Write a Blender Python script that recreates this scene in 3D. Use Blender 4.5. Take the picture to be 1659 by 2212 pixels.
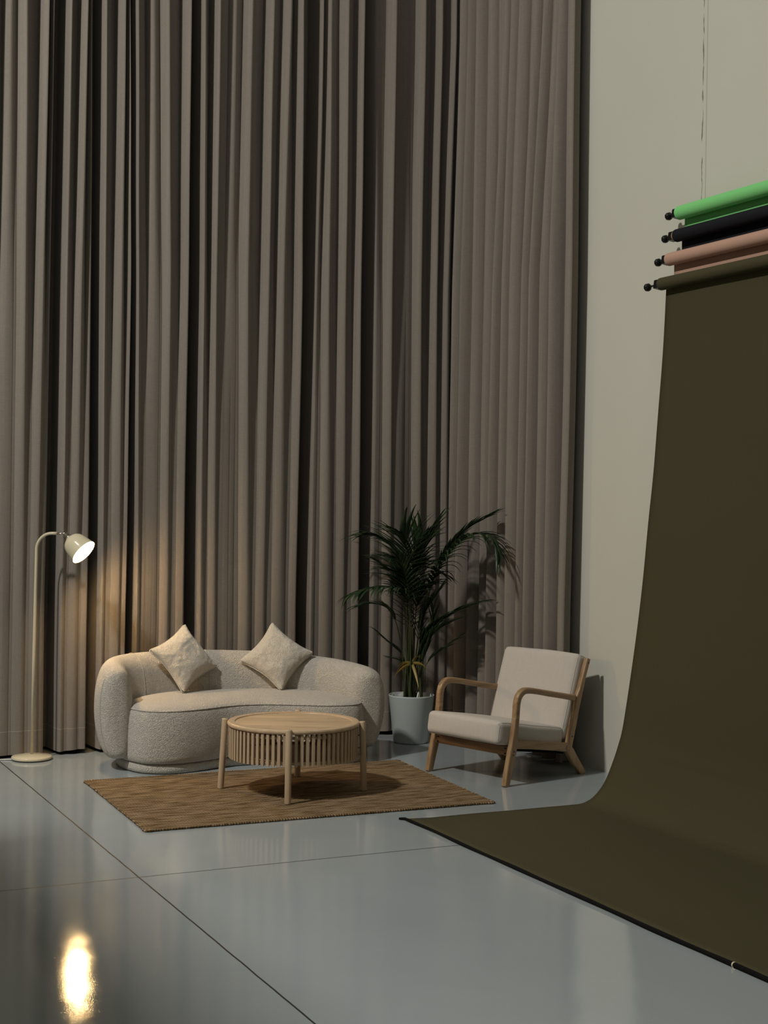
import bpy, bmesh, math, random
import numpy as np
from mathutils import Vector, Matrix, noise
from math import sin, cos, pi, radians, sqrt, exp

for o in list(bpy.data.objects): bpy.data.objects.remove(o)
scene = bpy.context.scene
COL = scene.collection
random.seed(7)

# ------------------------------------------------------------------ camera
H_EYE = 1.65
YAW, PITCH, ROLL = radians(25.725), radians(0.224), radians(0.798)
F_PX = 3150.0
F0 = Vector((sin(YAW), cos(YAW), 0)); R0 = Vector((cos(YAW), -sin(YAW), 0)); U0 = Vector((0, 0, 1))
FW = F0*cos(PITCH) - U0*sin(PITCH); UP = U0*cos(PITCH) + F0*sin(PITCH)
RT = R0*cos(ROLL) + UP*sin(ROLL); UP = RT.cross(FW)
cam = bpy.data.cameras.new('camera'); camo = bpy.data.objects.new('camera', cam); COL.objects.link(camo)
M = Matrix((RT, UP, -FW)).transposed().to_4x4(); M.translation = (0, 0, H_EYE)
camo.matrix_world = M
cam.sensor_fit = 'VERTICAL'; cam.sensor_height = 36.0; cam.lens = 36.0*F_PX/2212.0
cam.clip_start = 0.05; cam.clip_end = 60
scene.camera = camo

# ------------------------------------------------------------------ light
scene.view_settings.view_transform = 'Standard'
scene.view_settings.look = 'None'
scene.view_settings.gamma = 1
scene.view_settings.use_curve_mapping = False
scene.view_settings.exposure = 0.0
w = bpy.data.worlds.new('world'); scene.world = w; w.use_nodes = True
w.node_tree.nodes['Background'].inputs[0].default_value = (0.5, 0.55, 0.6, 1)
w.node_tree.nodes['Background'].inputs[1].default_value = 0.005

KEY_POS = Vector((-2.5, 6.0, 7.9))
def area(name, loc, target, size, power, col, sizey=None):
    l = bpy.data.lights.new(name, 'AREA'); l.energy = power; l.color = col; l.size = size
    if sizey: l.shape = 'RECTANGLE'; l.size_y = sizey
    o = bpy.data.objects.new(name, l); COL.objects.link(o); o.location = loc
    o.rotation_euler = (Vector(target)-Vector(loc)).to_track_quat('-Z', 'Y').to_euler()
    return o
area('studio_ceiling_light', KEY_POS, (-0.6, 6.4, 0.0), 0.50, 610, (1.0, 0.975, 0.90))
area('second_ceiling_light', (3.9, 7.3, 8.3), (3.7, 7.3, 0), 0.5, 16, (1.0, 0.97, 0.90))
area('ceiling_fill_light', (0.5, 3.0, 8.3), (3.0, 6.0, 0), 2.0, 26, (0.95, 1.0, 0.97))
LAMP_STRENGTH = 22.0
LAMP_WATTS = 23.0

# ------------------------------------------------------------------ materials
def mat(name):
    m = bpy.data.materials.new(name); m.use_nodes = True
    nt = m.node_tree; b = nt.nodes['Principled BSDF']
    return m, nt, b
def nd(nt, t, **k):
    n = nt.nodes.new(t)
    for a, v in k.items():
        if a.startswith('i_'):
            n.inputs[a[2:].replace('_', ' ')].default_value = v
        else: setattr(n, a, v)
    return n
def plain(name, col, rough=0.5, metal=0.0, spec=0.5, emit=None, es=0):
    m, nt, b = mat(name)
    b.inputs['Base Color'].default_value = (*col, 1); b.inputs['Roughness'].default_value = rough
    b.inputs['Metallic'].default_value = metal; b.inputs['Specular IOR Level'].default_value = spec
    # a touch of fine surface grain keeps it procedural
    tc = nd(nt, 'ShaderNodeTexCoord'); n = nd(nt, 'ShaderNodeTexNoise'); n.inputs['Scale'].default_value = 160
    bp = nd(nt, 'ShaderNodeBump'); bp.inputs['Strength'].default_value = 0.04; bp.inputs['Distance'].default_value = 0.002
    nt.links.new(tc.outputs['Object'], n.inputs['Vector']); nt.links.new(n.outputs['Fac'], bp.inputs['Height'])
    nt.links.new(bp.outputs['Normal'], b.inputs['Normal'])
    if emit:
        b.inputs['Emission Color'].default_value = (*emit, 1); b.inputs['Emission Strength'].default_value = es
    return m
def ramp(nt, stops):
    r = nd(nt, 'ShaderNodeValToRGB'); e = r.color_ramp.elements
    e[0].position, e[0].color = stops[0][0], (*stops[0][1], 1)
    e[1].position, e[1].color = stops[-1][0], (*stops[-1][1], 1)
    for p, c in stops[1:-1]:
        x = e.new(p); x.color = (*c, 1)
    return r
def mapping(nt, scale, rot=(0, 0, 0), src='Object'):
    tc = nd(nt, 'ShaderNodeTexCoord'); mp = nd(nt, 'ShaderNodeMapping')
    mp.inputs['Scale'].default_value = scale; mp.inputs['Rotation'].default_value = rot
    nt.links.new(tc.outputs[src], mp.inputs['Vector']); return mp
def mth(nt, op, a, b=None, clamp=False):
    n = nd(nt, 'ShaderNodeMath', operation=op, use_clamp=clamp)
    for i, v in enumerate((a, b)):
        if v is None: continue
        if isinstance(v, (int, float)): n.inputs[i].default_value = v
        else: nt.links.new(v, n.inputs[i])
    return n.outputs[0]

def wood(name, dark, mid, light, along='X', rough=0.5, staves=False):
    m, nt, b = mat(name); L = nt.links
    sc = {'X': (1.6, 28, 28), 'Y': (28, 1.6, 28), 'Z': (28, 28, 1.6)}[along]
    mp = mapping(nt, sc)
    n1 = nd(nt, 'ShaderNodeTexNoise'); n1.inputs['Scale'].default_value = 1.6; n1.inputs['Detail'].default_value = 7; n1.inputs['Distortion'].default_value = 0.5
    L.new(mp.outputs[0], n1.inputs['Vector'])
    r = ramp(nt, [(0.28, dark), (0.5, mid), (0.72, light)]); L.new(n1.outputs['Fac'], r.inputs[0])
    out = r.outputs[0]
    mp2 = mapping(nt, tuple(s*4 for s in sc)); n2 = nd(nt, 'ShaderNodeTexNoise'); n2.inputs['Scale'].default_value = 2.2; n2.inputs['Detail'].default_value = 3
    L.new(mp2.outputs[0], n2.inputs['Vector'])
    mx = nd(nt, 'ShaderNodeMix', data_type='RGBA', blend_type='MULTIPLY'); mx.inputs[0].default_value = 0.35
    L.new(out, mx.inputs[6]); L.new(n2.outputs['Fac'], mx.inputs[7]); out = mx.outputs[2]
    if staves:
        br = nd(nt, 'ShaderNodeTexBrick'); mb = mapping(nt, (1, 1, 1))
        br.inputs['Scale'].default_value = 1; br.inputs['Brick Width'].default_value = 0.30; br.inputs['Row Height'].default_value = 0.034
        br.inputs['Mortar Size'].default_value = 0.0004; br.offset = 0.37
        br.inputs['Color1'].default_value = (0.80, 0.78, 0.76, 1); br.inputs['Color2'].default_value = (1.08, 1.08, 1.08, 1); br.inputs['Mortar'].default_value = (0.6, 0.55, 0.5, 1)
        L.new(mb.outputs[0], br.inputs['Vector'])
        m2 = nd(nt, 'ShaderNodeMix', data_type='RGBA', blend_type='MULTIPLY'); m2.inputs[0].default_value = 0.9
        L.new(out, m2.inputs[6]); L.new(br.outputs['Color'], m2.inputs[7]); out = m2.outputs[2]
    L.new(out, b.inputs['Base Color']); b.inputs['Roughness'].default_value = rough
    bp = nd(nt, 'ShaderNodeBump'); bp.inputs['Strength'].default_value = 0.12; bp.inputs['Distance'].default_value = 0.001
    L.new(n2.outputs['Fac'], bp.inputs['Height']); L.new(bp.outputs['Normal'], b.inputs['Normal'])
    return m

def boucle(name, col, scale=210, dist=0.006):
    m, nt, b = mat(name); L = nt.links
    tc = nd(nt, 'ShaderNodeTexCoord')
    n0 = nd(nt, 'ShaderNodeTexNoise'); n0.inputs['Scale'].default_value = scale*0.55; n0.inputs['Detail'].default_value = 3
    n0.inputs['Distortion'].default_value = 1.6
    v = nd(nt, 'ShaderNodeTexVoronoi'); v.inputs['Scale'].default_value = scale
    L.new(tc.outputs['Object'], n0.inputs['Vector']); L.new(tc.outputs['Object'], v.inputs['Vector'])
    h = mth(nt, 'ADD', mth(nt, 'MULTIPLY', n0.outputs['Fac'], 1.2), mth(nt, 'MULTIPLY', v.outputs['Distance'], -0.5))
    n3 = nd(nt, 'ShaderNodeTexNoise'); n3.inputs['Scale'].default_value = 7; n3.inputs['Detail'].default_value = 4
    L.new(tc.outputs['Object'], n3.inputs['Vector'])
    h2 = mth(nt, 'ADD', h, mth(nt, 'MULTIPLY', n3.outputs['Fac'], 1.2))
    bp = nd(nt, 'ShaderNodeBump'); bp.inputs['Strength'].default_value = 0.9; bp.inputs['Distance'].default_value = dist
    L.new(h2, bp.inputs['Height']); L.new(bp.outputs['Normal'], b.inputs['Normal'])
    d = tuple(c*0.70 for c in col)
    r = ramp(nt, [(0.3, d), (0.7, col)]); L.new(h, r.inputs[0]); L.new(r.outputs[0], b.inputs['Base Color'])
    b.inputs['Roughness'].default_value = 0.95; b.inputs['Specular IOR Level'].default_value = 0.1
    b.inputs['Sheen Weight'].default_value = 0.25; b.inputs['Sheen Roughness'].default_value = 0.5
    return m

def linen(name, col, hem=None, streak=0.16):
    """plain woven cloth: fine warp and weft threads, optional stitched hem line"""
    m, nt, b = mat(name); L = nt.links
    mp = mapping(nt, (420, 420, 26)); n1 = nd(nt, 'ShaderNodeTexNoise'); n1.inputs['Scale'].default_value = 1; n1.inputs['Detail'].default_value = 3
    L.new(mp.outputs[0], n1.inputs['Vector'])
    mp2 = mapping(nt, (24, 24, 420)); n2 = nd(nt, 'ShaderNodeTexNoise'); n2.inputs['Scale'].default_value = 1; n2.inputs['Detail'].default_value = 2
    L.new(mp2.outputs[0], n2.inputs['Vector'])
    mp3 = mapping(nt, (60, 60, .8)); n3 = nd(nt, 'ShaderNodeTexNoise'); n3.inputs['Scale'].default_value = 1; n3.inputs['Detail'].default_value = 4
    L.new(mp3.outputs[0], n3.inputs['Vector'])
    f = mth(nt, 'ADD', mth(nt, 'ADD', n1.outputs['Fac'], n2.outputs['Fac']), n3.outputs['Fac'])
    lo = tuple(c*(1-streak*1.6) for c in col); hi = tuple(c*(1+streak*1.6) for c in col)
    r = ramp(nt, [(0.33, lo), (0.66, hi)]); L.new(mth(nt, 'DIVIDE', f, 3.0), r.inputs[0]); out = r.outputs[0]
    if hem:
        tc = nd(nt, 'ShaderNodeTexCoord'); sp = nd(nt, 'ShaderNodeSeparateXYZ'); L.new(tc.outputs['Object'], sp.inputs[0])
        ln = mth(nt, 'LESS_THAN', mth(nt, 'ABSOLUTE', mth(nt, 'SUBTRACT', sp.outputs[2], hem)), 0.0022)
        mx = nd(nt, 'ShaderNodeMix', data_type='RGBA'); L.new(mth(nt, 'MULTIPLY', ln, 0.55), mx.inputs[0]); L.new(out, mx.inputs[6])
        mx.inputs[7].default_value = (*tuple(min(1, c*2.0) for c in col), 1); out = mx.outputs[2]
    L.new(out, b.inputs['Base Color'])
    bp = nd(nt, 'ShaderNodeBump'); bp.inputs['Strength'].default_value = 0.35; bp.inputs['Distance'].default_value = 0.0012
    L.new(mth(nt, 'ADD', n1.outputs['Fac'], n2.outputs['Fac']), bp.inputs['Height']); L.new(bp.outputs['Normal'], b.inputs['Normal'])
    b.inputs['Roughness'].default_value = 0.9; b.inputs['Specular IOR Level'].default_value = 0.15
    b.inputs['Sheen Weight'].default_value = 0.15
    return m

def floor_material():
    m, nt, b = mat('polished_grey_epoxy'); L = nt.links
    tc = nd(nt, 'ShaderNodeTexCoord'); sp = nd(nt, 'ShaderNodeSeparateXYZ'); L.new(tc.outputs['Object'], sp.inputs[0])
    n = nd(nt, 'ShaderNodeTexNoise'); n.inputs['Scale'].default_value = 0.8; n.inputs['Detail'].default_value = 4; L.new(tc.outputs['Object'], n.inputs['Vector'])
    r = ramp(nt, [(0.3, (0.310, 0.342, 0.354)), (0.7, (0.345, 0.378, 0.390))]); L.new(n.outputs['Fac'], r.inputs[0])
    wob = nd(nt, 'ShaderNodeTexNoise'); wob.inputs['Scale'].default_value = 6; wob.inputs['Detail'].default_value = 2; L.new(tc.outputs['Object'], wob.inputs['Vector'])
    wv = mth(nt, 'MULTIPLY', mth(nt, 'SUBTRACT', wob.outputs['Fac'], 0.5), 0.006)
    a = mth(nt, 'LESS_THAN', mth(nt, 'ABSOLUTE', mth(nt, 'SUBTRACT', mth(nt, 'ADD', sp.outputs[0], wv), 1.834)), 0.0038)
    c = mth(nt, 'LESS_THAN', mth(nt, 'ABSOLUTE', mth(nt, 'SUBTRACT', mth(nt, 'ADD', sp.outputs[1], wv), 6.244)), 0.0045)
    seam = mth(nt, 'MAXIMUM', a, mth(nt, 'MULTIPLY', c, 0.85))
    # small scuffs and specks
    v = nd(nt, 'ShaderNodeTexVoronoi'); v.inputs['Scale'].default_value = 2.2; L.new(tc.outputs['Object'], v.inputs['Vector'])
    speck = mth(nt, 'MULTIPLY', mth(nt, 'LESS_THAN', v.outputs['Distance'], 0.008), 0.6)
    mx = nd(nt, 'ShaderNodeMix', data_type='RGBA'); L.new(mth(nt, 'MAXIMUM', seam, speck), mx.inputs[0]); L.new(r.outputs[0], mx.inputs[6]); mx.inputs[7].default_value = (0.012, 0.012, 0.013, 1)
    L.new(mx.outputs[2], b.inputs['Base Color'])
    b.inputs['Roughness'].default_value = 0.10; b.inputs['Specular IOR Level'].default_value = 0.68
    rr = nd(nt, 'ShaderNodeMapRange'); rr.inputs['To Min'].default_value = 0.035; rr.inputs['To Max'].default_value = 0.075
    n5 = nd(nt, 'ShaderNodeTexNoise'); n5.inputs['Scale'].default_value = 1.7; L.new(tc.outputs['Object'], n5.inputs['Vector'])
    L.new(n5.outputs['Fac'], rr.inputs['Value']); L.new(mth(nt, 'ADD', rr.outputs[0], mth(nt, 'MULTIPLY', seam, 0.5)), b.inputs['Roughness'])
    g1 = nd(nt, 'ShaderNodeTexNoise'); g1.inputs['Scale'].default_value = 230; g1.inputs['Detail'].default_value = 2; L.new(tc.outputs['Object'], g1.inputs['Vector'])
    g2 = nd(nt, 'ShaderNodeTexNoise'); g2.inputs['Scale'].default_value = 3.5; g2.inputs['Detail'].default_value = 1; L.new(tc.outputs['Object'], g2.inputs['Vector'])
    h = mth(nt, 'ADD', mth(nt, 'MULTIPLY', g1.outputs['Fac'], 0.00013), mth(nt, 'MULTIPLY', g2.outputs['Fac'], 0.0016))
    h = mth(nt, 'SUBTRACT', h, mth(nt, 'MULTIPLY', seam, 0.003))
    bp = nd(nt, 'ShaderNodeBump'); bp.inputs['Strength'].default_value = 1.0; bp.inputs['Distance'].default_value = 1.0
    L.new(h, bp.inputs['Height']); L.new(bp.outputs['Normal'], b.inputs['Normal'])
    return m

def wall_material(name, col, crack_y=None):
    m, nt, b = mat(name); L = nt.links
    tc = nd(nt, 'ShaderNodeTexCoord'); sp = nd(nt, 'ShaderNodeSeparateXYZ'); L.new(tc.outputs['Object'], sp.inputs[0])
    n = nd(nt, 'ShaderNodeTexNoise'); n.inputs['Scale'].default_value = 1.3; n.inputs['Detail'].default_value = 5; L.new(tc.outputs['Object'], n.inputs['Vector'])
    r = ramp(nt, [(0.3, tuple(c*0.97 for c in col)), (0.7, col)]); L.new(n.outputs['Fac'], r.inputs[0]); out = r.outputs[0]
    f = nd(nt, 'ShaderNodeTexNoise'); f.inputs['Scale'].default_value = 220; L.new(tc.outputs['Object'], f.inputs['Vector'])
    h = mth(nt, 'MULTIPLY', f.outputs['Fac'], 0.0002)
    if crack_y is not None:
        wz = nd(nt, 'ShaderNodeTexNoise', noise_dimensions='1D'); wz.inputs['Scale'].default_value = 7; wz.inputs['Detail'].default_value = 6; L.new(sp.outputs[2], wz.inputs['W'])
        wv = mth(nt, 'MULTIPLY', mth(nt, 'SUBTRACT', wz.outputs['Fac'], 0.5), 0.022)
        wd = nd(nt, 'ShaderNodeTexNoise', noise_dimensions='1D'); wd.inputs['Scale'].default_value = 9; wd.inputs['Detail'].default_value = 4; L.new(sp.outputs[2], wd.inputs['W'])
        wid = mth(nt, 'MULTIPLY', mth(nt, 'SUBTRACT', wd.outputs['Fac'], 0.34), 0.018)
        y = sp.outputs[1]
        ck = mth(nt, 'LESS_THAN', mth(nt, 'ABSOLUTE', mth(nt, 'SUBTRACT', mth(nt, 'ADD', y, wv), crack_y)), wid)
        ln = mth(nt, 'MULTIPLY', mth(nt, 'LESS_THAN', mth(nt, 'ABSOLUTE', mth(nt, 'SUBTRACT', y, crack_y-0.035)), 0.005), 0.25)
        ck = mth(nt, 'MAXIMUM', mth(nt, 'MULTIPLY', ck, 0.75), ln)
        mx = nd(nt, 'ShaderNodeMix', data_type='RGBA'); L.new(ck, mx.inputs[0]); L.new(out, mx.inputs[6]); mx.inputs[7].default_value = (0.10, 0.09, 0.07, 1); out = mx.outputs[2]
        h = mth(nt, 'SUBTRACT', h, mth(nt, 'MULTIPLY', ck, 0.002))
    L.new(out, b.inputs['Base Color']); b.inputs['Roughness'].default_value = 0.75; b.inputs['Specular IOR Level'].default_value = 0.3
    bp = nd(nt, 'ShaderNodeBump'); bp.inputs['Strength'].default_value = 0.6; bp.inputs['Distance'].default_value = 1.0
    L.new(h, bp.inputs['Height']); L.new(bp.outputs['Normal'], b.inputs['Normal'])
    return m

def jute_material():
    m, nt, b = mat('woven_jute'); L = nt.links
    tc = nd(nt, 'ShaderNodeTexCoord'); sp = nd(nt, 'ShaderNodeSeparateXYZ'); L.new(tc.outputs['Object'], sp.inputs[0])
    wn = nd(nt, 'ShaderNodeTexNoise'); wn.inputs['Scale'].default_value = 16; wn.inputs['Detail'].default_value = 3; L.new(tc.outputs['Object'], wn.inputs['Vector'])
    wv = mth(nt, 'MULTIPLY', mth(nt, 'SUBTRACT', wn.outputs['Fac'], 0.5), 0.012)
    x = mth(nt, 'ADD', sp.outputs[0], wv); y = mth(nt, 'ADD', sp.outputs[1], wv)
    row = mth(nt, 'DIVIDE', y, 0.026)                          # one twisted strand per row
    fr = mth(nt, 'FRACT', row); ri = mth(nt, 'FLOOR', row)
    ph = mth(nt, 'MULTIPLY', row, 0.80)                        # diagonal lay of the twist
    cx_ = mth(nt, 'FRACT', mth(nt, 'ADD', mth(nt, 'DIVIDE', x, 0.0150), ph))
    sh = mth(nt, 'SINE', mth(nt, 'MULTIPLY', cx_, pi)); rowh = mth(nt, 'SINE', mth(nt, 'MULTIPLY', fr, pi))
    h = mth(nt, 'MULTIPLY', mth(nt, 'POWER', sh, 0.8), mth(nt, 'POWER', rowh, 0.5))
    fb = nd(nt, 'ShaderNodeTexNoise'); fb.inputs['Scale'].default_value = 420; fb.inputs['Detail'].default_value = 3; L.new(tc.outputs['Object'], fb.inputs['Vector'])
    hh = mth(nt, 'ADD', h, mth(nt, 'MULTIPLY', fb.outputs['Fac'], 0.5))
    mp = mapping(nt, (7, 34, 1)); st = nd(nt, 'ShaderNodeTexNoise'); st.inputs['Scale'].default_value = 1; st.inputs['Detail'].default_value = 5; L.new(mp.outputs[0], st.inputs['Vector'])
    r = ramp(nt, [(0.34, (0.17, 0.102, 0.048)), (0.46, (0.29, 0.195, 0.105)), (0.56, (0.38, 0.265, 0.155)), (0.70, (0.45, 0.325, 0.205))]); L.new(st.outputs['Fac'], r.inputs[0])
    r2 = ramp(nt, [(0.12, (0.16, 0.13, 0.10)), (0.85, (1.0, 1.0, 1.0))]); L.new(h, r2.inputs[0])
    mx = nd(nt, 'ShaderNodeMix', data_type='RGBA', blend_type='MULTIPLY'); mx.inputs[0].default_value = 0.95
    L.new(r.outputs[0], mx.inputs[6]); L.new(r2.outputs[0], mx.inputs[7]); L.new(mx.outputs[2], b.inputs['Base Color'])
    b.inputs['Roughness'].default_value = 0.95; b.inputs['Specular IOR Level'].default_value = 0.1
    bp = nd(nt, 'ShaderNodeBump'); bp.inputs['Strength'].default_value = 1.0; bp.inputs['Distance'].default_value = 0.004
    L.new(hh, bp.inputs['Height']); L.new(bp.outputs['Normal'], b.inputs['Normal'])
    return m

def leaf_material(name, c1, c2):
    m, nt, b = mat(name); L = nt.links
    tc = nd(nt, 'ShaderNodeTexCoord'); n = nd(nt, 'ShaderNodeTexNoise'); n.inputs['Scale'].default_value = 9; n.inputs['Detail'].default_value = 3
    L.new(tc.outputs['Object'], n.inputs['Vector']); r = ramp(nt, [(0.35, c1), (0.7, c2)]); L.new(n.outputs['Fac'], r.inputs[0])
    L.new(r.outputs[0], b.inputs['Base Color']); b.inputs['Roughness'].default_value = 0.42; b.inputs['Specular IOR Level'].default_value = 0.4
    return m

MAT = dict(
    floor=floor_material(),
    wall=wall_material('warm_white_plaster', (0.57, 0.555, 0.485), crack_y=6.757),
    wallplain=wall_material('studio_plaster', (0.42, 0.41, 0.37)),
    dark=wall_material('dark_paint', (0.10, 0.10, 0.095)),
    curtain=linen('taupe_linen', (0.212, 0.184, 0.158), hem=0.17, streak=0.10),
    cushion=linen('stone_cotton', (0.50, 0.455, 0.41), streak=0.035),
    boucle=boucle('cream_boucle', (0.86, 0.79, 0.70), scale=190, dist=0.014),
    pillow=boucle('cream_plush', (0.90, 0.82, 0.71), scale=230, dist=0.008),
    seam=plain('seam_thread', (0.46, 0.40, 0.33), 0.9, spec=0.1),
    oakx=wood('light_oak_staves', (0.56, 0.385, 0.225), (0.68, 0.49, 0.30), (0.76, 0.57, 0.37), 'X', 0.42, staves=True),
    oakr=wood('light_oak_rim', (0.56, 0.39, 0.24), (0.64, 0.46, 0.29), (0.72, 0.54, 0.35), 'X', 0.45),
    oakz=wood('light_oak_slats', (0.50, 0.36, 0.225), (0.58, 0.43, 0.28), (0.65, 0.49, 0.33), 'Z', 0.5),
    ashx=wood('honey_wood_x', (0.25, 0.145, 0.066), (0.38, 0.235, 0.120), (0.46, 0.300, 0.165), 'X', 0.38),
    ashz=wood('honey_wood_z', (0.25, 0.145, 0.066), (0.38, 0.235, 0.120), (0.46, 0.300, 0.165), 'Z', 0.38),
    ashy=wood('honey_wood_y', (0.21, 0.115, 0.050), (0.31, 0.18, 0.085), (0.38, 0.235, 0.120), 'Y', 0.38),
    jute=jute_material(),
    cream=plain('cream_enamel', (0.60, 0.53, 0.38), 0.18),
    chrome=plain('brushed_nickel', (0.62, 0.57, 0.48), 0.22, metal=1.0),
    black=plain('black_plastic', (0.006, 0.006, 0.006), 0.35),
    rubber=plain('black_rubber', (0.004, 0.004, 0.004), 0.9, spec=0.15),
    white=plain('white_cable', (0.62, 0.62, 0.60), 0.4),
    pot=plain('white_glazed_pot', (0.52, 0.56, 0.55), 0.32),
    soil=plain('dark_soil', (0.03, 0.022, 0.015), 0.95),
    plastic=plain('clear_wrap', (0.55, 0.57, 0.55), 0.2),
    leaf=leaf_material('palm_green', (0.012, 0.030, 0.010), (0.030, 0.058, 0.020)),
    leafy=leaf_material('palm_yellow', (0.30, 0.17, 0.035), (0.16, 0.16, 0.04)),
    stem=plain('palm_stem', (0.05, 0.065, 0.024), 0.5),
    pgreen=plain('chroma_green_paper', (0.21, 0.60, 0.21), 0.9, spec=0.1),
    pblack=plain('black_paper', (0.010, 0.010, 0.014), 0.85, spec=0.2),
    ppink=plain('dusty_pink_paper', (0.47, 0.29, 0.22), 0.9, spec=0.1),
    polive=plain('olive_paper', (0.060, 0.052, 0.026), 0.85, spec=0.15),
    card=plain('cardboard_core', (0.38, 0.24, 0.14), 0.9),
    bulb=plain('warm_bulb', (1, 1, 1), 0.5, emit=(1.0, 0.70, 0.36), es=LAMP_STRENGTH),
    shadein=plain('white_enamel', (0.85, 0.82, 0.74), 0.4),
    tie=plain('cream_tie', (0.55, 0.5, 0.36), 0.5),
)

# ------------------------------------------------------------------ mesh helpers
class MB:
    def __init__(s): s.v = []; s.f = []
    def add(s, vs, fs):
        b = len(s.v); s.v += [tuple(p) for p in vs]; s.f += [tuple(i+b for i in q) for q in fs]
    def grid(s, rows, cu=False, cv=False, capa=False, capb=False):
        """rows: list of equal-length lists of points; cu closes each row, cv closes the rows"""
        n = len(rows); k = len(rows[0]); vs = [p for r in rows for p in r]; fs = []
        for i in range(n if cv else n-1):
            for j in range(k if cu else k-1):
                a = i*k+j; b = i*k+(j+1) % k; c = ((i+1) % n)*k+(j+1) % k; d = ((i+1) % n)*k+j
                fs.append((a, b, c, d))
        if capa: fs.append(tuple(reversed(range(k))))
        if capb: fs.append(tuple((n-1)*k+j for j in range(k)))
        s.add(vs, fs)
    def box(s, c, d, R=None):
        c = Vector(c); h = Vector(d)/2; vs = []
        for x in (-1, 1):
            for y in (-1, 1):
                for z in (-1, 1):
                    p = Vector((x*h.x, y*h.y, z*h.z)); p = R @ p if R else p; vs.append(c+p)
        s.add(vs, [(0, 1, 3, 2), (4, 6, 7, 5), (0, 4, 5, 1), (2, 3, 7, 6), (0, 2, 6, 4), (1, 5, 7, 3)])
    def lathe(s, prof, n=48, O=(0, 0, 0), A=(0, 0, 1), capa=True, capb=True):
        A = Vector(A).normalized(); X = A.orthogonal().normalized(); Y = A.cross(X); O = Vector(O)
        rows = [[O+A*z+(X*cos(2*pi*j/n)+Y*sin(2*pi*j/n))*r for j in range(n)] for r, z in prof]
        s.grid(rows, cu=True, capa=capa, capb=capb)
    def tube(s, pts, rad, n=12, caps=True):
        pts = [Vector(p) for p in pts]; rows = []; T0 = (pts[1]-pts[0]).normalized(); N = T0.orthogonal().normalized()
        for i, p in enumerate(pts):
            T = (pts[min(i+1, len(pts)-1)]-pts[max(i-1, 0)]).normalized()
            N = (N-T*N.dot(T)).normalized(); B = T.cross(N); r = rad[i] if isinstance(rad, (list, tuple)) else rad
            rows.append([p+(N*cos(2*pi*j/n)+B*sin(2*pi*j/n))*r for j in range(n)])
        s.grid(rows, cu=True, capa=caps, capb=caps)
    def build(s, name, m, parent=None, smooth=True, bevel=0, sub=0, loc=None, solid=0, angle=None):
        me = bpy.data.meshes.new(name); me.from_pydata(s.v, [], s.f); me.update()
        bm = bmesh.new(); bm.from_mesh(me); bmesh.ops.recalc_face_normals(bm, faces=bm.faces); bm.to_mesh(me); bm.free()
        me.materials.append(m)
        if smooth:
            me.polygons.foreach_set('use_smooth', [True]*len(me.polygons))
        o = bpy.data.objects.new(name, me); COL.objects.link(o)
        if parent: o.parent = parent
        if loc: o.location = loc
        if solid:
            md = o.modifiers.new('solid', 'SOLIDIFY'); md.thickness = solid; md.offset = 0
        if bevel:
            md = o.modifiers.new('bevel', 'BEVEL'); md.width = bevel; md.segments = 3; md.limit_method = 'ANGLE'; md.angle_limit = radians(40)
        if sub:
            md = o.modifiers.new('sub', 'SUBSURF'); md.levels = sub; md.render_levels = sub
        if smooth and (angle or bevel):
            for p in me.edges: pass
            try:
                me.set_sharp_from_angle(angle=radians(angle or 40))
            except Exception: pass
        return o
def tag(o, label, cat, group=None):
    o['label'] = label; o['category'] = cat
    if group: o['group'] = group
    return o
def struct(o): o['kind'] = 'structure'; return o
def thing(name, label, cat, loc=(0, 0, 0), rz=0, group=None):
    o = bpy.data.objects.new(name, None); COL.objects.link(o); o.location = loc; o.rotation_euler = (0, 0, rz); o.empty_display_size = 0.1
    return tag(o, label, cat, group)
def cr(P, n=8, closed=False):
    """Catmull-Rom through tuples of any length"""
    P = [np.array(p, float) for p in P]; out = []; N = len(P)
    segs = range(N if closed else N-1)
    for i in segs:
        if closed: a, b, c, d = P[i-1], P[i], P[(i+1) % N], P[(i+2) % N]
        else: a, b, c, d = P[max(i-1, 0)], P[i], P[i+1], P[min(i+2, N-1)]
        for k in range(n):
            t = k/n
            out.append(0.5*((2*b)+(c-a)*t+(2*a-5*b+4*c-d)*t*t+(3*b-a-3*c+d)*t**3))
    if not closed: out.append(P[-1])
    return out

# ------------------------------------------------------------------ the room
WX, BY, CH = 5.247, 9.80, 8.6
def slab(name, c, d, m):
    mb = MB(); mb.box(c, d); return struct(mb.build(name, m, smooth=False))
slab('floor', (0.0, 3.0, -0.05), (10.9, 14.4, 0.10), MAT['floor'])
slab('ceiling', (0.0, 3.0, CH+0.05), (10.9, 14.4, 0.10), MAT['wallplain'])
slab('wall_right', (WX+0.05, 3.0, CH/2), (0.10, 13.7, CH), MAT['wall'])
slab('wall_back', (0.0, BY+0.05, CH/2), (10.49, 0.10, CH), MAT['dark'])
slab('wall_left', (-5.25, 3.0, CH/2), (0.10, 13.7, CH), MAT['wallplain'])
slab('wall_front', (0.0, -3.85, CH/2), (10.49, 0.10, CH), MAT['wallplain'])
slab('wall_added_for_shade', (-0.85, 3.95, 2.32), (0.12, 5.3, 4.64), MAT['wallplain'])  # unseen wall, added and sized to cast soft shade on the near left floor

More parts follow.
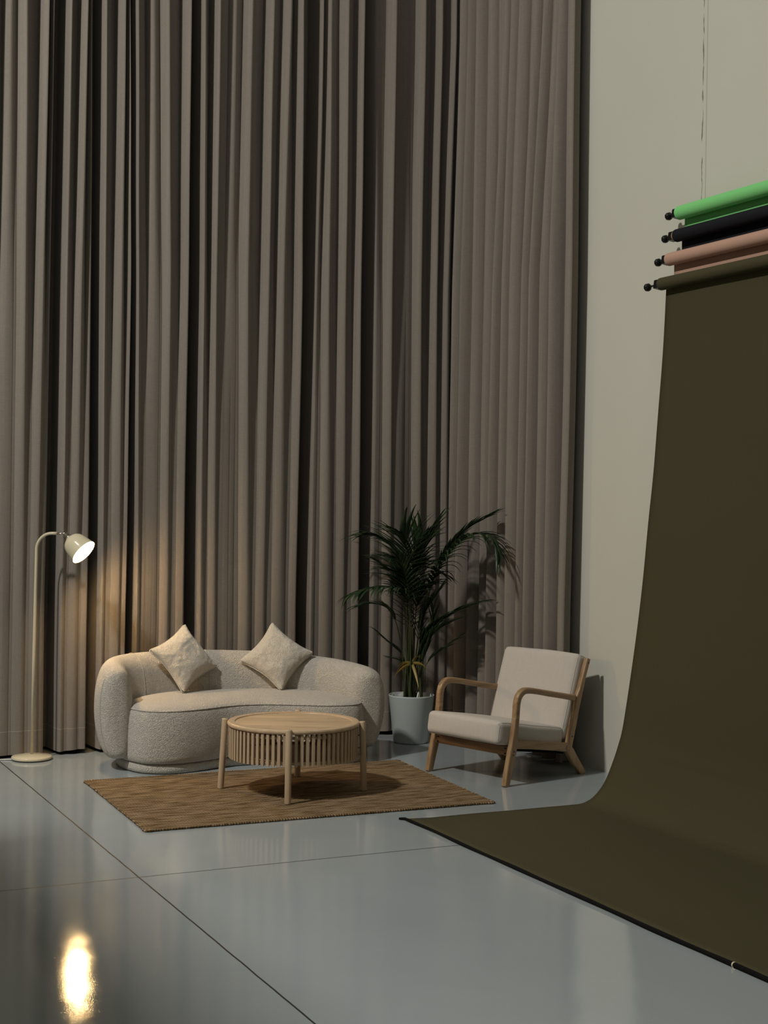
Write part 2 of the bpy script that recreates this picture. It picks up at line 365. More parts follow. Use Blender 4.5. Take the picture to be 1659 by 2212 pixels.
# ------------------------------------------------------------------ curtains
ZK = (0.98, 3.20, 5.07)
BACK = [(1.722, 1.744, 1.752, 1.0, 1.0, 1.0, 0.0), (1.852, 1.863, 1.875, 1.0, 0.6, 0.5, 0.0), (1.975, 1.974, 1.963, 1.0, 1.0, 1.0, 0.0), (2.073, 2.093, 2.105, 1.0, 1.0, 1.0, 0.0), (2.129, 2.143, 2.138, 0.7, 0.5, 0.8, 1.0), (2.237, 2.246, 2.252, 1.0, 1.0, 1.0, 0.0), (2.319, 2.343, 2.362, 1.0, 1.0, 1.0, 0.0), (2.402, 2.41, 2.399, 0.9, 0.6, 0.4, 1.0), (2.5, 2.496, 2.485, 1.0, 1.0, 1.0, 0.0), (2.609, 2.608, 2.612, 1.0, 1.0, 1.0, 0.0), (2.665, 2.671, 2.644, 0.9, 0.9, 0.8, 1.0), (2.737, 2.718, 2.694, 1.0, 1.0, 1.0, 0.0), (2.839, 2.839, 2.814, 0.8, 0.6, 0.4, 0.0), (2.941, 2.935, 2.91, 1.0, 1.0, 0.9, 0.0), (3.061, 3.064, 3.062, 1.0, 1.0, 1.0, 1.0), (3.178, 3.175, 3.157, 1.0, 1.0, 1.0, 0.0), (3.277, 3.264, 3.269, 1.0, 1.0, 1.0, 0.0), (3.381, 3.387, 3.402, 0.8, 0.5, 0.4, 0.0), (3.515, 3.492, 3.51, 1.0, 1.0, 0.8, 0.0), (3.634, 3.648, 3.667, 1.0, 1.0, 0.8, 0.0), (3.751, 3.758, 3.784, 1.0, 1.0, 1.0, 0.0), (3.876, 3.897, 3.875, 1.0, 1.1, 1.1, 1.0), (3.995, 4.024, 4.043, 0.9, 0.6, 0.6, 0.0), (4.115, 4.098, 4.104, 1.0, 1.0, 0.6, 0.0), (4.237, 4.23, 4.222, 1.0, 1.0, 1.0, 0.0), (4.36, 4.353, 4.345, 1.0, 1.0, 1.0, 1.0), (4.487, 4.492, 4.476, 0.8, 0.5, 0.2, 0.0), (4.609, 4.595, 4.606, 1.0, 1.0, 0.9, 0.0), (4.728, 4.733, 4.721, 0.7, 0.4, 0.2, 0.0), (4.849, 4.831, 4.842, 1.0, 1.0, 0.9, 0.0), (4.974, 4.96, 4.979, 1.0, 1.0, 1.0, 0.0), (5.066, 5.048, 5.094, 1.0, 1.0, 1.0, 1.0)]
RIGHT = [(9.432, 9.408, 9.36, 1.0, 1.0, 0.8), (9.292, 9.289, 9.262, 1.0, 1.0, 0.6), (9.114, 9.111, 9.098, 1.0, 1.0, 1.0), (8.968, 8.952, 8.92, 0.8, 0.8, 1.0), (8.845, 8.822, 8.759, 1.0, 0.9, 0.4), (8.718, 8.708, 8.646, 0.8, 0.8, 0.6), (8.587, 8.584, 8.499, 1.0, 1.0, 1.0), (8.466, 8.445, 8.356, 0.8, 0.8, 0.5), (8.347, 8.344, 8.216, 1.0, 0.8, 0.7), (8.197, 8.188, 8.08, 1.0, 1.0, 0.6), (8.078, 8.075, 7.992, 1.0, 1.0, 1.0), (7.908, 7.878, 7.888, 1.0, 1.0, 1.0)]
def interp3(z, a): return float(np.interp(z, ZK, a))
def knots(xs, ds, n, mode):
    """n samples per segment between neighbouring knots, so mesh columns follow every fold"""
    X = []; Y = []
    tt = np.arange(n)/n
    for i in range(len(xs)-1):
        a, b = ds[i], ds[i+1]; t = tt
        if mode == 'round':
            if b > a: t = np.sin(tt*pi/2); f = (t**1.75)*.35+(t*t*(3-2*t))*.15+(1-np.sqrt(1-t*t))*.5
            else: t = 1-np.cos(tt*pi/2); f = (1-(1-t)**1.75)*.35+(t*t*(3-2*t))*.15+np.sqrt(np.maximum(0, 1-(1-t)**2))*.5
        else:
            if b > a: f = t*t*(3-2*t)
            else: t = 1-np.cos(tt*pi/2); f = .9*np.sqrt(np.maximum(0, 1-(1-t)**2))+.1*t
        X += list(xs[i]+(xs[i+1]-xs[i])*t); Y += list(a+(b-a)*f)
    return X+[xs[-1]], Y+[ds[-1]]
GAPW = {5: .026, 8: .022, 11: .008, 15: .010, 22: .020, 26: .016, 32: .008}
def pleats(tracks, z, D, low):
    """round ridges with flat-bottomed valleys between: depth behind the front line for height z"""
    R = []
    for t in tracks:
        x = interp3(z, t[:3])
        if R and x <= R[-1][0]+0.022: x = R[-1][0]+0.022
        R.append((x, interp3(z, t[3:6]), t[6] if len(t) > 6 else 0))
    xs = []; ds = []
    k = float(np.interp(z, (0.9, 2.2, 3.4, 5.0), (low, low+.16, .72, 1.0)))
    fl = float(np.interp(z, (1.0, 5.0), (.050, .041)))
    for i, (x, a, g) in enumerate(R):
        c = D*(1-a)*0.75
        xs.append(x); ds.append(c)
        if i == len(R)-1: break
        gap = R[i+1][0]-x
        rr = min(fl*(.75+.25*sin(i*2.3)), gap*.40); rl = min(fl*1.05, gap*.44)
        if g:
            dv = D*1.9; w1 = min(rr*.7, gap*.3); w2 = min(rl*.8, gap*.3)
            xs += [x+w1, x+gap-w2]; ds += [dv, dv]
        else:
            fl0 = float(np.interp(z, (1.5, 4.0), (.45, .85)))
            dv = max(D*(fl0+(1-fl0)*min(a, R[i+1][1]))*k*(.90+.10*sin(i*1.7)), c+.012)
            xs += [x+rr, x+gap-rl]; ds += [dv*(.92), dv]
    xs.append(max(5.13, xs[-1]+.02)); ds.append(D*1.2)
    return knots(xs, ds, 8, 'round')
def lapped(tracks, z, D):
    """folds lapping over one another like scales: crisp far edge, face falling back towards the near side"""
    R = [(interp3(z, t[:3])+0.045, interp3(z, t[3:6])) for t in tracks]
    xs = [R[0][0]-0.045]; ds = [D*.22]
    for i, (x, a) in enumerate(R):
        x = max(x, xs[-1]+.03)
        xs.append(x); ds.append(D*(1-a)*.6)
        if i < len(R)-1:
            g = max(R[i+1][0], x+.03)-x; w_ = min(.042+.014*sin(i*1.9), g*.6); dd = D*(.35+.65*a)
            xs += [x+0.012, x+g-w_]; ds += [dd, dd]
    xs.append(9.47); ds.append(D)
    return knots(xs, ds, 10, 'lap')

random.seed(3)
ext = []; x = 1.60; k = 0
while x > -4.9:
    j = [random.uniform(-.015, .015) for _ in range(3)]
    ext.append((x+j[0], x+j[1], x+j[2], 1, random.uniform(.6, 1), random.uniform(.4, 1), 0.012 if k % 4 == 2 else 0))
    x -= random.uniform(0.10, 0.13); k += 1
TR = ext[::-1]+[t[:6]+(GAPW.get(i+1, .01) if t[6] else 0,) for i, t in enumerate(BACK)]
zs = np.concatenate([np.linspace(0.022, 1.6, 30), np.linspace(1.7, 7.55, 46)])
YF = 9.45
def curtain_sheet(name, fn, place, m, parent):
    mb = MB(); rows = []
    for z in zs:
        X, Y = fn(z)
        rows.append([place(float(a), float(b), float(z)) for a, b in zip(X, Y)])
    mb.grid(rows); return mb.build(name, m, parent)
def back_place(a, d, z):
    wob = 0.006*noise.noise(Vector((a*3, 0, z*0.8)))
    lift = 0.012*noise.noise(Vector((a*4, 5, 0))) if z < 0.05 else 0
    return (a+wob, YF+d+0.01*noise.noise(Vector((a*1.5, 3, z*0.5))), z+lift)
bc = thing('curtain', 'floor-to-ceiling taupe linen curtain in deep pleats along the back wall behind the cream sofa', 'curtain', (0, 0, 0))
curtain_sheet('cloth', lambda z: pleats(TR, z, 0.135, 0.15), back_place, MAT['curtain'], bc)
mb = MB(); mb.tube([(-5.1, YF+0.12, 7.62), (5.1, YF+0.12, 7.62)], 0.02); mb.build('rail', MAT['chrome'], bc)
rc = thing('curtain', 'taupe linen curtain along the right wall behind the armchair, ending at bare wall', 'curtain', (0, 0, 0))
RT_ = sorted(RIGHT, key=lambda t: t[1])
def right_place(a, d, z):
    return (5.082+d+0.008*noise.noise(Vector((a*2, 9, z*0.6))), a, z+(0.01*noise.noise(Vector((a*4, 2, 0))) if z < 0.05 else 0))
curtain_sheet('cloth', lambda z: lapped(RT_, z, 0.105), right_place, MAT['curtain'], rc)
mb = MB(); mb.tube([(5.15, 7.9, 7.62), (5.15, 9.40, 7.62)], 0.02); mb.build('rail', MAT['chrome'], rc)

# ------------------------------------------------------------------ jute rug
rug = thing('area_rug', 'rectangular brown braided jute rug under the round wooden coffee table', 'rug', (3.13, 7.75, 0))
RC = [(2.114, 7.084), (4.101, 7.047), (4.195, 8.445), (2.157, 8.486)]
def bil(u, v):
    a, b, c, d = RC
    return ((1-u)*(1-v)*a[0]+u*(1-v)*b[0]+u*v*c[0]+(1-u)*v*d[0]-3.13, (1-u)*(1-v)*a[1]+u*(1-v)*b[1]+u*v*c[1]+(1-u)*v*d[1]-7.75)
mb = MB(); N1, N2 = 260, 180; rows = []
for j in range(N2+1):
    r = []
    for i in range(N1+1):
        u, v = i/N1, j/N2; x, y = bil(u, v)
        e = min(i, N1-i, j, N2-j)
        wx = 0.005*noise.noise(Vector((0, y*14, 1))) if i in (0, N1) else 0; wy = 0.004*noise.noise(Vector((x*10, 0, 2))) if j in (0, N2) else 0
        r.append((x+wx, y+wy, 0.0105 if e > 0 else 0.004))
    rows.append(r)
mb.grid(rows)
ring = [(i, 0) for i in range(N1)]+[(N1, j) for j in range(N2)]+[(N1-i, N2) for i in range(N1)]+[(0, N2-j) for j in range(N2)]
top = [rows[j][i] for i, j in ring]; mb.grid([top, [(p[0], p[1], 0.0) for p in top]], cu=True)
mb.build('woven_mat', MAT['jute'], rug)
mb = MB(); loop = cr([Vector(rows[j][i]) for i, j in ring[::10]], 6, True)
pts = []
for i, p in enumerate(loop): pts.append((p[0]+0.0022*sin(i*1.9), p[1]+0.0022*cos(i*1.9), 0.0065))
pts.append(pts[0]); mb.tube(pts, 0.006, 6, caps=False); mb.build('bound_edge', MAT['jute'], rug)

# ------------------------------------------------------------------ sofa
SO = Vector((3.22, 8.85, 0))
sofa = thing('sofa', 'cream bouclé sofa with curved wrap-around back, standing before the taupe curtain', 'sofa', SO+Vector((.05, .10, 0)))
sec0 = cr([(-.04, .070), (.035, .078), (.085, .145), (.122, .27), (.130, .40), (.117, .53), (.078, .632), (.012, .675), (-.055, .655), (-.102, .58), (-.122, .46), (-.122, .30), (-.115, .15), (-.090, .085)], 5, True)
path = cr([(2.392, 8.62, .640), (2.390, 8.78, .660), (2.46, 8.96, .675), (2.64, 9.09, .680), (2.90, 9.15, .680), (3.20, 9.14, .675), (3.50, 9.08, .662), (3.72, 8.97, .645), (3.90, 8.81, .625), (4.00, 8.62, .60), (4.005, 8.46, .580)], 14)
LN = [0]
for a, b in zip(path, path[1:]): LN.append(LN[-1]+float(np.hypot(*(b[:2]-a[:2]))))
TOT = LN[-1]; CAP = 0.13
es = [CAP*(k/12)**2.6 for k in range(13)]
es = es+[CAP+(TOT-2*CAP)*k/110 for k in range(1, 110)]+[TOT-e for e in es[::-1]]
pa = np.array(path); path = [np.array([np.interp(e, LN, pa[:, k]) for k in range(3)]) for e in es]; LN = es
def back_section(i, grow=0.0):
    p = path[i]; q = path[min(i+4, len(path)-1)]-path[max(i-4, 0)]; T = Vector((q[0], q[1], 0)).normalized(); Nn = Vector((-T.y, T.x, 0))  # outward
    e = min(LN[i], TOT-LN[i]); cap = CAP
    s = max(0.0, 1-((cap-e)/cap)**2.6)**(1/2.6) if e < cap else 1.0
    thin = 1-.13*max(0, min(1, (.55-LN[i])/.25))
    out = []
    for n_, z in sec0:
        zz = z if z < .36 else .36+(z-.36)*(p[2]-.36)/(.675-.36)
        zc = .34; zz = zc+(zz-zc)*(0.78+0.22*s); w = n_*s*thin+.012*(1-thin)/.13
        ln = sqrt(n_*n_+(z-zc)**2) or 1
        out.append(Vector((p[0], p[1], 0))-SO+Nn*(w+grow*n_/ln)+Vector((0, 0, zz+grow*(z-zc)/ln)))
    return out
mb = MB(); rows = [back_section(i) for i in range(len(path))]
mb.grid(rows, cu=True, capa=True, capb=True)
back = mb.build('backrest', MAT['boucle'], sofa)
for frac, k0, k1 in ((0.215, 0, 999), (0.455, 0, 999), (0.70, 0, 999), (0.030, 8, 42)):
    i = min(range(len(LN)), key=lambda k: abs(LN[k]-frac*TOT))
    ringp = back_section(i, 0.0008); mb = MB()
    if k1 > 900: mb.tube(ringp+[ringp[0]], 0.0024, 6, caps=False)
    else: mb.tube(ringp[8:29], 0.0022, 6)
    mb.build('seam', MAT['seam'], back)
seat_out = cr([(2.435, 8.78), (2.452, 8.62), (2.52, 8.49), (2.67, 8.435), (2.86, 8.47), (3.08, 8.55), (3.28, 8.545), (3.48, 8.45), (3.66, 8.355), (3.80, 8.335), (3.90, 8.39), (3.945, 8.52), (3.93, 8.70), (3.82, 8.90), (3.58, 9.02), (3.2, 9.07), (2.85, 9.07), (2.60, 8.96)], 8, True)
seat_out = [Vector((p[0], p[1])) for p in seat_out]
def inset(poly, d):
    n = len(poly); out = []
    for i in range(n):
        t = (poly[(i+1) % n]-poly[i-1]).normalized(); out.append(poly[i]+Vector((-t.y, t.x))*d)
    return out
def ringz(poly, z, crown=0):
    return [Vector((p.x, p.y, z+(crown*max(0, p.y-8.45)/.55)))-SO for p in poly]
def shrink(poly, f):
    return [Vector((3.2+(p.x-3.2)*(0.35+0.65*f), 8.74+(p.y-8.74)*f)) for p in poly]
mb = MB(); P = []
for d, z in ((.10, .0595), (.020, .0600), (.004, .063), (-.006, .072), (-.012, .10), (-.014, .16), (-.014, .22), (-.010, .29), (-.004, .335), (.002, .362), (.010, .380)):
    P.append(ringz(inset(seat_out, d), z))
o1 = inset(seat_out, .016)
P.append(ringz(o1, .386, .012)); P.append(ringz(inset(seat_out, .035), .397, .022))
i6 = inset(seat_out, .06)
for f, z in ((1.0, .402), (.8, .407), (.55, .411), (.3, .413), (.1, .413)): P.append(ringz(shrink(i6, f) if f < 1 else i6, z, .028))
mb.grid(P, cu=True, capa=True, capb=True)
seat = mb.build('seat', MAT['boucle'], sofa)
mb = MB(); wl = ringz(inset(seat_out, .0095), .3815, .006); mb.tube(wl+[wl[0]], 0.0042, 6, caps=False); mb.build('welt', MAT['boucle'], seat)
mb = MB(); mb.tube([Vector((2.507, 8.66, .390))-SO, Vector((2.512, 8.63, .389))-SO], .006, 6); mb.build('dark_tear', MAT['rubber'], seat)
pl_out = [Vector((p[0], p[1])) for p in cr([(2.47, 9.00), (2.425, 8.80), (2.448, 8.62), (2.52, 8.495), (2.67, 8.437), (2.86, 8.472), (3.08, 8.552), (3.28, 8.547), (3.48, 8.452), (3.66, 8.357), (3.80, 8.337), (3.90, 8.392), (3.95, 8.52), (3.95, 8.72), (3.86, 8.94), (3.5, 9.07), (3.0, 9.13), (2.65, 9.13)], 8, True)]
mb = MB(); mb.grid([ringz(inset(pl_out, .016), 0.002), ringz(inset(pl_out, .004), .006), ringz(inset(pl_out, .002), .03), ringz(inset(pl_out, .006), .052), ringz(inset(pl_out, .016), .0592), ringz(inset(pl_out, .10), .0594)], cu=True, capa=True, capb=True)
mb.build('plinth', MAT['boucle'], sofa)

# ------------------------------------------------------------------ cushions on the sofa
def pillow(corners, label, seed, lift=(.035, .095, -.010)):
    T, Lf, B, Rr = [Vector(c)+Vector(lift) for c in corners]; C = (T+Lf+B+Rr)/4
    ez = (T-B).normalized(); ex = (Rr-Lf); ex = (ex-ez*ex.dot(ez)).normalized(); en = ex.cross(ez).normalized()   # towards the room
    if en.y > 0: en = -en
    a = ((T-B).length+(Rr-Lf).length)/4/sqrt(2)*1.0
    N = 56; rows_f = []; rows_b = []
    e1 = (ex+ez).normalized(); e2 = (ez-ex).normalized()
    base = thing('throw_pillow', label, 'pillow', C, 0, 'cream pillows on the curved sofa')
    def pt(u, v, sd):
        pin = 0.115
        x = a*u*(1-pin*(1-v*v)**1.0*abs(u)**1.5); y = a*v*(1-pin*(1-u*u)**1.0*abs(v)**1.5)
        x += a*u*(.045*abs(u*v)**3-.06*abs(u*v)**14); y += a*v*(.045*abs(u*v)**3-.06*abs(u*v)**14)
        th = 0.082*(max(0, 1-abs(u)**2.6)**0.55)*(max(0, 1-abs(v)**2.6)**0.55)+0.016*abs(u*v)**5+0.003
        w = 0.006*noise.noise(Vector((u*3+seed, v*3, sd)))*(1-abs(u*v))+0.004*noise.noise(Vector((u*7+seed, v*7, sd)))
        k = 0.012*noise.noise(Vector((u*1.5+seed, v*1.5, 7)))*(1-0.5*abs(u*v))
        return (e1*x+e2*y+en*(sd*(th+max(w, -th*.5))*(1 if sd > 0 else .35)+k*(1 if sd >= 0 else .3)))
    us = [sin(pi/2*(2*i/N-1)) for i in range(N+1)]
    mb = MB(); mb.grid([[pt(u, v, 1) for u in us] for v in us]); mb.grid([[pt(u, v, -1) for u in us] for v in us])
    m = mb; o = m.build('cover', MAT['pillow'], base)
    bm = bmesh.new(); bm.from_mesh(o.data); bmesh.ops.remove_doubles(bm, verts=bm.verts, dist=0.0065*0+0.0001)
    # close the thin rim
    bmesh.ops.holes_fill(bm, edges=[e for e in bm.edges if e.is_boundary], sides=0)
    rim = [e for e in bm.edges if e.is_boundary]
    if rim: bmesh.ops.bridge_loops(bm, edges=rim)
    bmesh.ops.recalc_face_normals(bm, faces=bm.faces); bm.to_mesh(o.data); bm.free()
    for p in o.data.polygons: p.use_smooth = True
    mb = MB(); edge = [pt(u, -1, 0.0) for u in us]+[pt(1, v, 0.0) for v in us[1:]]+[pt(-u, 1, 0.0) for u in us[1:]]+[pt(-1, -v, 0.0) for v in us[1:]]
    mb.tube(edge, 0.0045, 6, caps=False); mb.build('piping', MAT['pillow'], base)
    return base
pillow([(2.953, 9.126, 0.858), (2.685, 8.981, 0.714), (2.87, 8.879, 0.445), (3.155, 9.03, 0.59)], 'cream plush pillow standing on its corner at the lamp end of the sofa', 1.3)
pillow([(3.55, 9.077, 0.87), (3.321, 9.013, 0.61), (3.53, 8.843, 0.445), (3.783, 8.877, 0.666)], 'cream plush pillow standing on its corner at the palm end of the sofa', 8.1)

# ------------------------------------------------------------------ round coffee table
TC = Vector((3.190, 7.780, 0.0105)); ta = YAW
tbl = thing('coffee_table', 'round light-wood coffee table with a slatted drum and four legs, on the jute rug', 'coffee table', TC, radians(-26))
TH = 0.4
mb = MB(); mb.lathe([(0.330, .372), (0.372, .374), (0.379, .379), (0.381, .387), (0.379, .395), (0.374, .399), (0.345, .400), (0.338, .398), (0.3355, .392)], 96, capa=True, capb=False)
top = mb.build('tabletop', MAT['oakr'], tbl, angle=25)
mb = MB(); mb.lathe([(0.3352, .385), (0.3352, .3925), (0.001, .3925)], 96, capa=True, capb=True); mb.build('tray_panel', MAT['oakx'], top, smooth=False)
mb = MB(); NS = 72
for k in range(NS):
    a = 2*pi*k/NS+0.02; R = Matrix.Rotation(a, 3, 'Z')
    mb.box(R @ Vector((0.366, 0, 0.283)), (0.012, 0.0165, 0.176), R)
dr = mb.build('slatted_side', MAT['oakz'], tbl, smooth=False)
for z in (.352, .212):
    mb = MB(); mb.lathe([(.348, z-.008), (.359, z-.008), (.359, z+.008), (.348, z+.008), (.348, z-.008)], 96, capa=False, capb=False); mb.build('hoop', MAT['oakz'], tbl, angle=30)
mb = MB(); mb.lathe([(.001, .200), (.347, .200), (.347, .208), (.001, .208)], 96); mb.build('shelf', MAT['oakr'], tbl, angle=30)
for k in range(4):
    a = radians(-90+90*k)+radians(0); R = Matrix.Rotation(a, 3, 'Z')
    lean = 0.012 if k in (0, 3) else 0.004
    p0 = R @ Vector((0.405+lean, 0, 0)); p1 = R @ Vector((0.395, 0, 0.405 if k != 1 else 0.40))
    mb = MB(); d = (p1-p0)
    pts = [p0, p0+d*.005, p0+d*.02, p0+d*.5, p0+d*.985, p0+d]; mb.tube(pts, [.0155, .0175, .0182, .0182, .0180, .0165], 24)
    lg = mb.build('leg', MAT['oakz'], tbl)
    for q in (.80, .62):
        mb = MB(); b0 = p0+d*q; mb.tube([b0, b0-R @ Vector((0.028, 0, 0))], .004, 10); mb.build('bolt', MAT['chrome'], lg)

# ------------------------------------------------------------------ armchair
ACH = Vector((4.311, 7.7565, 0)); AROT = radians(16.63)
ch = thing('armchair', 'low wooden armchair with curved arms and stone-coloured cushions beside the white wall', 'armchair', ACH, AROT)
def plank(cl, thick, y0, n=8, seg=20, pw=0.42):
    """cl: (u, z, half width, half thickness scale) centre line in the x-z plane at y0; rounded-rectangle section"""
    C = cr(cl, n); rows = []
    for i, c in enumerate(C):
        t = C[min(i+1, len(C)-1)][:2]-C[max(i-1, 0)][:2]; t = t/np.linalg.norm(t); nx, nz = -t[1], t[0]
        hw = c[2]; ht = thick/2*(c[3] if len(c) > 3 else 1); r = []
        for k in range(seg):
            a = 2*pi*k/seg; ca, sa = cos(a), sin(a)
            A = math.copysign(abs(ca)**pw, ca)*hw; B = math.copysign(abs(sa)**pw, sa)*ht
            r.append((c[0]+nx*A, y0+B, c[1]+nz*A))
        rows.append(r)
    return rows
for s in (-1, 1):
    yy = s*0.325
    mb = MB(); mb.grid(plank([(.006, 0, .0215), (.028, .09, .0255), (.052, .18, .0285), (.068, .25, .027), (.080, .33, .022), (.088, .40, .0195)], .036, yy), cu=True, capa=True, capb=True)
    lg = mb.build('leg', MAT['ashz'], ch)
    for z, u_ in ((.205, .057), (.185, .052)):
        mb = MB(); mb.lathe([(.0045, 0), (.0045, .004)], 12, O=(u_, yy+s*.0165, z), A=(0, s, 0)); mb.build('bolt', MAT['black'], lg)
    mb = MB(); mb.grid(plank([(.088, .395, .0195), (.092, .45, .0195), (.097, .492, .020), (.112, .528, .0205), (.145, .553, .020), (.19, .5565, .019), (.27, .545, .018), (.38, .524, .0185), (.48, .506, .0185), (.57, .489, .019), (.612, .483, .022)], .040, yy, pw=.55), cu=True, capa=True, capb=True)
    mb.build('armrest', MAT['ashx'], ch)
    mb = MB(); mb.grid(plank([(.566, .165, .022), (.578, .21, .024), (.598, .28, .024), (.618, .35, .0235), (.636, .42, .024), (.654, .48, .0245), (.675, .53, .019), (.698, .60, .0165), (.728, .68, .0165), (.742, .715, .0165)], .034, yy), cu=True, capa=True, capb=True)
    bp_ = mb.build('back_post', MAT['ashz'], ch)
    for z, u_ in ((.69, .735), (.245, .588)):
        mb = MB(); mb.lathe([(.0045, 0), (.0045, .004)], 12, O=(u_, yy+s*.0155, z), A=(0, s, 0)); mb.build('bolt', MAT['black'], bp_)
    mb = MB(); mb.grid(plank([(.545, .192, .028), (.585, .148, .030), (.628, .092, .0300), (.672, .042, .0255), (.712, -.004, .0235)], .034, yy), cu=True, capa=True, capb=True)
    # flatten the foot on the floor
    mb.v = [(x, y, max(z, 0.0)) for x, y, z in mb.v]
    mb.build('leg', MAT['ashz'], ch)
    mb = MB(); mb.grid(plank([(.062, .245, .026), (.20, .228, .025), (.38, .203, .025), (.50, .187, .027), (.572, .178, .030)], .030, yy), cu=True, capa=True, capb=True)
    mb.build('side_rail', MAT['ashx'], ch)
def rbar(name, c, d, m, rot=0, par=ch, bev=.006):
    mb = MB(); mb.box(c, d, Matrix.Rotation(rot, 3, 'Y')); return mb.build(name, m, par, bevel=bev)
fr = rbar('front_rail', (.058, 0, .203), (.024, .618, .055), MAT['ashy'], rot=radians(8))
for yy in (-.285, .285):
    for z in (.218, .188):
        mb = MB(); mb.lathe([(.0045, 0), (.0045, .014)], 12, O=(.052+.0*z, yy, z), A=(-1, 0, .1)); mb.build('bolt', MAT['black'], fr)
rbar('rear_rail', (.590, 0, .165), (.024, .618, .05), MAT['ashy'], rot=radians(8))
rbar('top_rail', (.765, 0, .655), (.020, .618, .05), MAT['ashy'], rot=radians(19))
rbar('lumbar_rail', (.690, 0, .42), (.018, .618, .05), MAT['ashy'], rot=radians(17))
rbar('seat_board', (.33, 0, .172), (.46, .60, .010), MAT['rubber'], rot=radians(8), bev=.003)
def cushion(name, c, d, rot, r=0.03, puff=0.008, n=4.5):
    """superellipsoid cushion, piped edges"""
    hx, hy, hz = d[0]/2, d[1]/2, d[2]/2; R = Matrix.Rotation(rot, 3, 'Y'); c = Vector(c)
    # box grid projected to rounded box
    mb = MB(); N = 22
    def surf(p):
        q = Vector((max(-hx+r, min(hx-r, p.x)), max(-hy+r, min(hy-r, p.y)), max(-hz+r, min(hz-r, p.z))))
        dv = p-q; s = q+dv.normalized()*r if dv.length > 1e-9 else p
        fx, fy, fz = 1-(s.x/hx)**2, 1-(s.y/hy)**2, 1-(s.z/hz)**2
        s = s+Vector((math.copysign(puff*max(fy, 0)*max(fz, 0)*(abs(s.x)/hx)**3, s.x), math.copysign(puff*.6*max(fx, 0)*max(fz, 0)*(abs(s.y)/hy)**3, s.y), math.copysign(puff*max(fx, 0)*max(fy, 0)*(abs(s.z)/hz)**2, s.z)))
        s += Vector((0, 0, .002*noise.noise(s*6)))
        return c+R @ s
    def g(h, k): # denser near the rounded rims
        t = 2*k/N-1; return h*math.copysign(1-(1-abs(t))**1.6, t)
    for ax in range(3):
        for sg in (-1, 1):
            rows = []
            for i in range(N+1):
                row = []
                for j in range(N+1):
                    v = [0, 0, 0]; hs = (hx, hy, hz); v[ax] = sg*hs[ax]; v[(ax+1) % 3] = g(hs[(ax+1) % 3], i); v[(ax+2) % 3] = g(hs[(ax+2) % 3], j)
                    row.append(surf(Vector(v)))
                rows.append(row)
            mb.grid(rows)
    o = mb.build(name, MAT['cushion'], ch)
    bm = bmesh.new(); bm.from_mesh(o.data); bmesh.ops.remove_doubles(bm, verts=bm.verts, dist=0.0002); bmesh.ops.recalc_face_normals(bm, faces=bm.faces); bm.to_mesh(o.data); bm.free()
    for p in o.data.polygons: p.use_smooth = True
    # welt at both side faces
    for sg in (-1, 1):
        e = r*0.30; pts = []
        for X, Z in ((-hx+e, -hz+r), (-hx+e, hz-r), (-hx+r, hz-e), (hx-r, hz-e), (hx-e, hz-r), (hx-e, -hz+r)): pts.append((X, Z))
        P_ = [surf(Vector((a, sg*(hy-e*.9), b_))) for a, b_ in cr(pts, 8)]
        mb = MB(); mb.tube(P_, 0.0022, 6); mb.build('welt', MAT['cushion'], o)
    return o
cushion('seat_cushion', (.255, 0, .276), (.590, .614, .140), radians(8.5))
cushion('back_cushion', (.645, .010, .476), (.095, .632, .545), radians(17.7), puff=.008)

# ------------------------------------------------------------------ potted palm
PC = Vector((4.625, 9.115, 0))
palm = thing('potted_palm', 'tall dark green palm in a white pot between the sofa and the armchair', 'potted plant', PC)
mb = MB(); mb.lathe([(.001, 0), (.112, 0), (.120, .004), (.1235, .012), (.158, .322), (.1605, .330), (.158, .334), (.154, .330), (.148, .255), (.001, .255)], 72, capa=True, capb=True)
mb.build('pot', MAT['pot'], palm)
mb = MB(); mb.lathe([(.001, .262), (.1475, .262), (.1475, .254), (.001, .254)], 40); mb.build('soil', MAT['soil'], palm)
mb = MB(); rw = []
for i in range(14):
    a = 2.2+i*.22; rw.append([(cos(-a)*.146, sin(-a)*.146, .255), (cos(-a)*(.150+.004*sin(i*3)), sin(-a)*(.150+.004*sin(i*3)), .322+.010*sin(i*2.3))])
mb.grid(rw); mb.build('pot_liner', MAT['plastic'], palm, solid=.0012)
LAT = Vector((0.9009, -0.4340, 0)); DEP = Vector((0.4340, 0.9009, 0)); MPX = 0.003235
def pw(px, py, d):
    z = (1604-py)*MPX*(1+d*0.10); lat = (px-0.0139*(1604-py)-890.5)*MPX*(1+d*0.10)
    return LAT*lat+DEP*d+Vector((0, 0, z))
def leaflet(mb, base, dirv, length, width, droop, up=Vector((0, 0, 1))):
    dirv = dirv.normalized(); side = dirv.cross(up)
    side = side.normalized() if side.length > .05 else Vector((1, 0, 0)); n = 7; p = base.copy(); d = dirv.copy(); rows = []
    for i in range(n+1):
        t = i/n; wv = width*(sin(pi*min(1, (t*.92+.08)**.62))**.8)*(1-.15*t) if i < n else 0.0006
        nrm = side.cross(d).normalized()
        rows.append([p-side*wv/2+nrm*wv*.18, p, p+side*wv/2+nrm*wv*.18])
        d = (d+Vector((0, 0, -droop/n*(0.4+1.5*t)))).normalized(); p = p+d*length/n
    mb.grid(rows)
rs = random.Random(11)
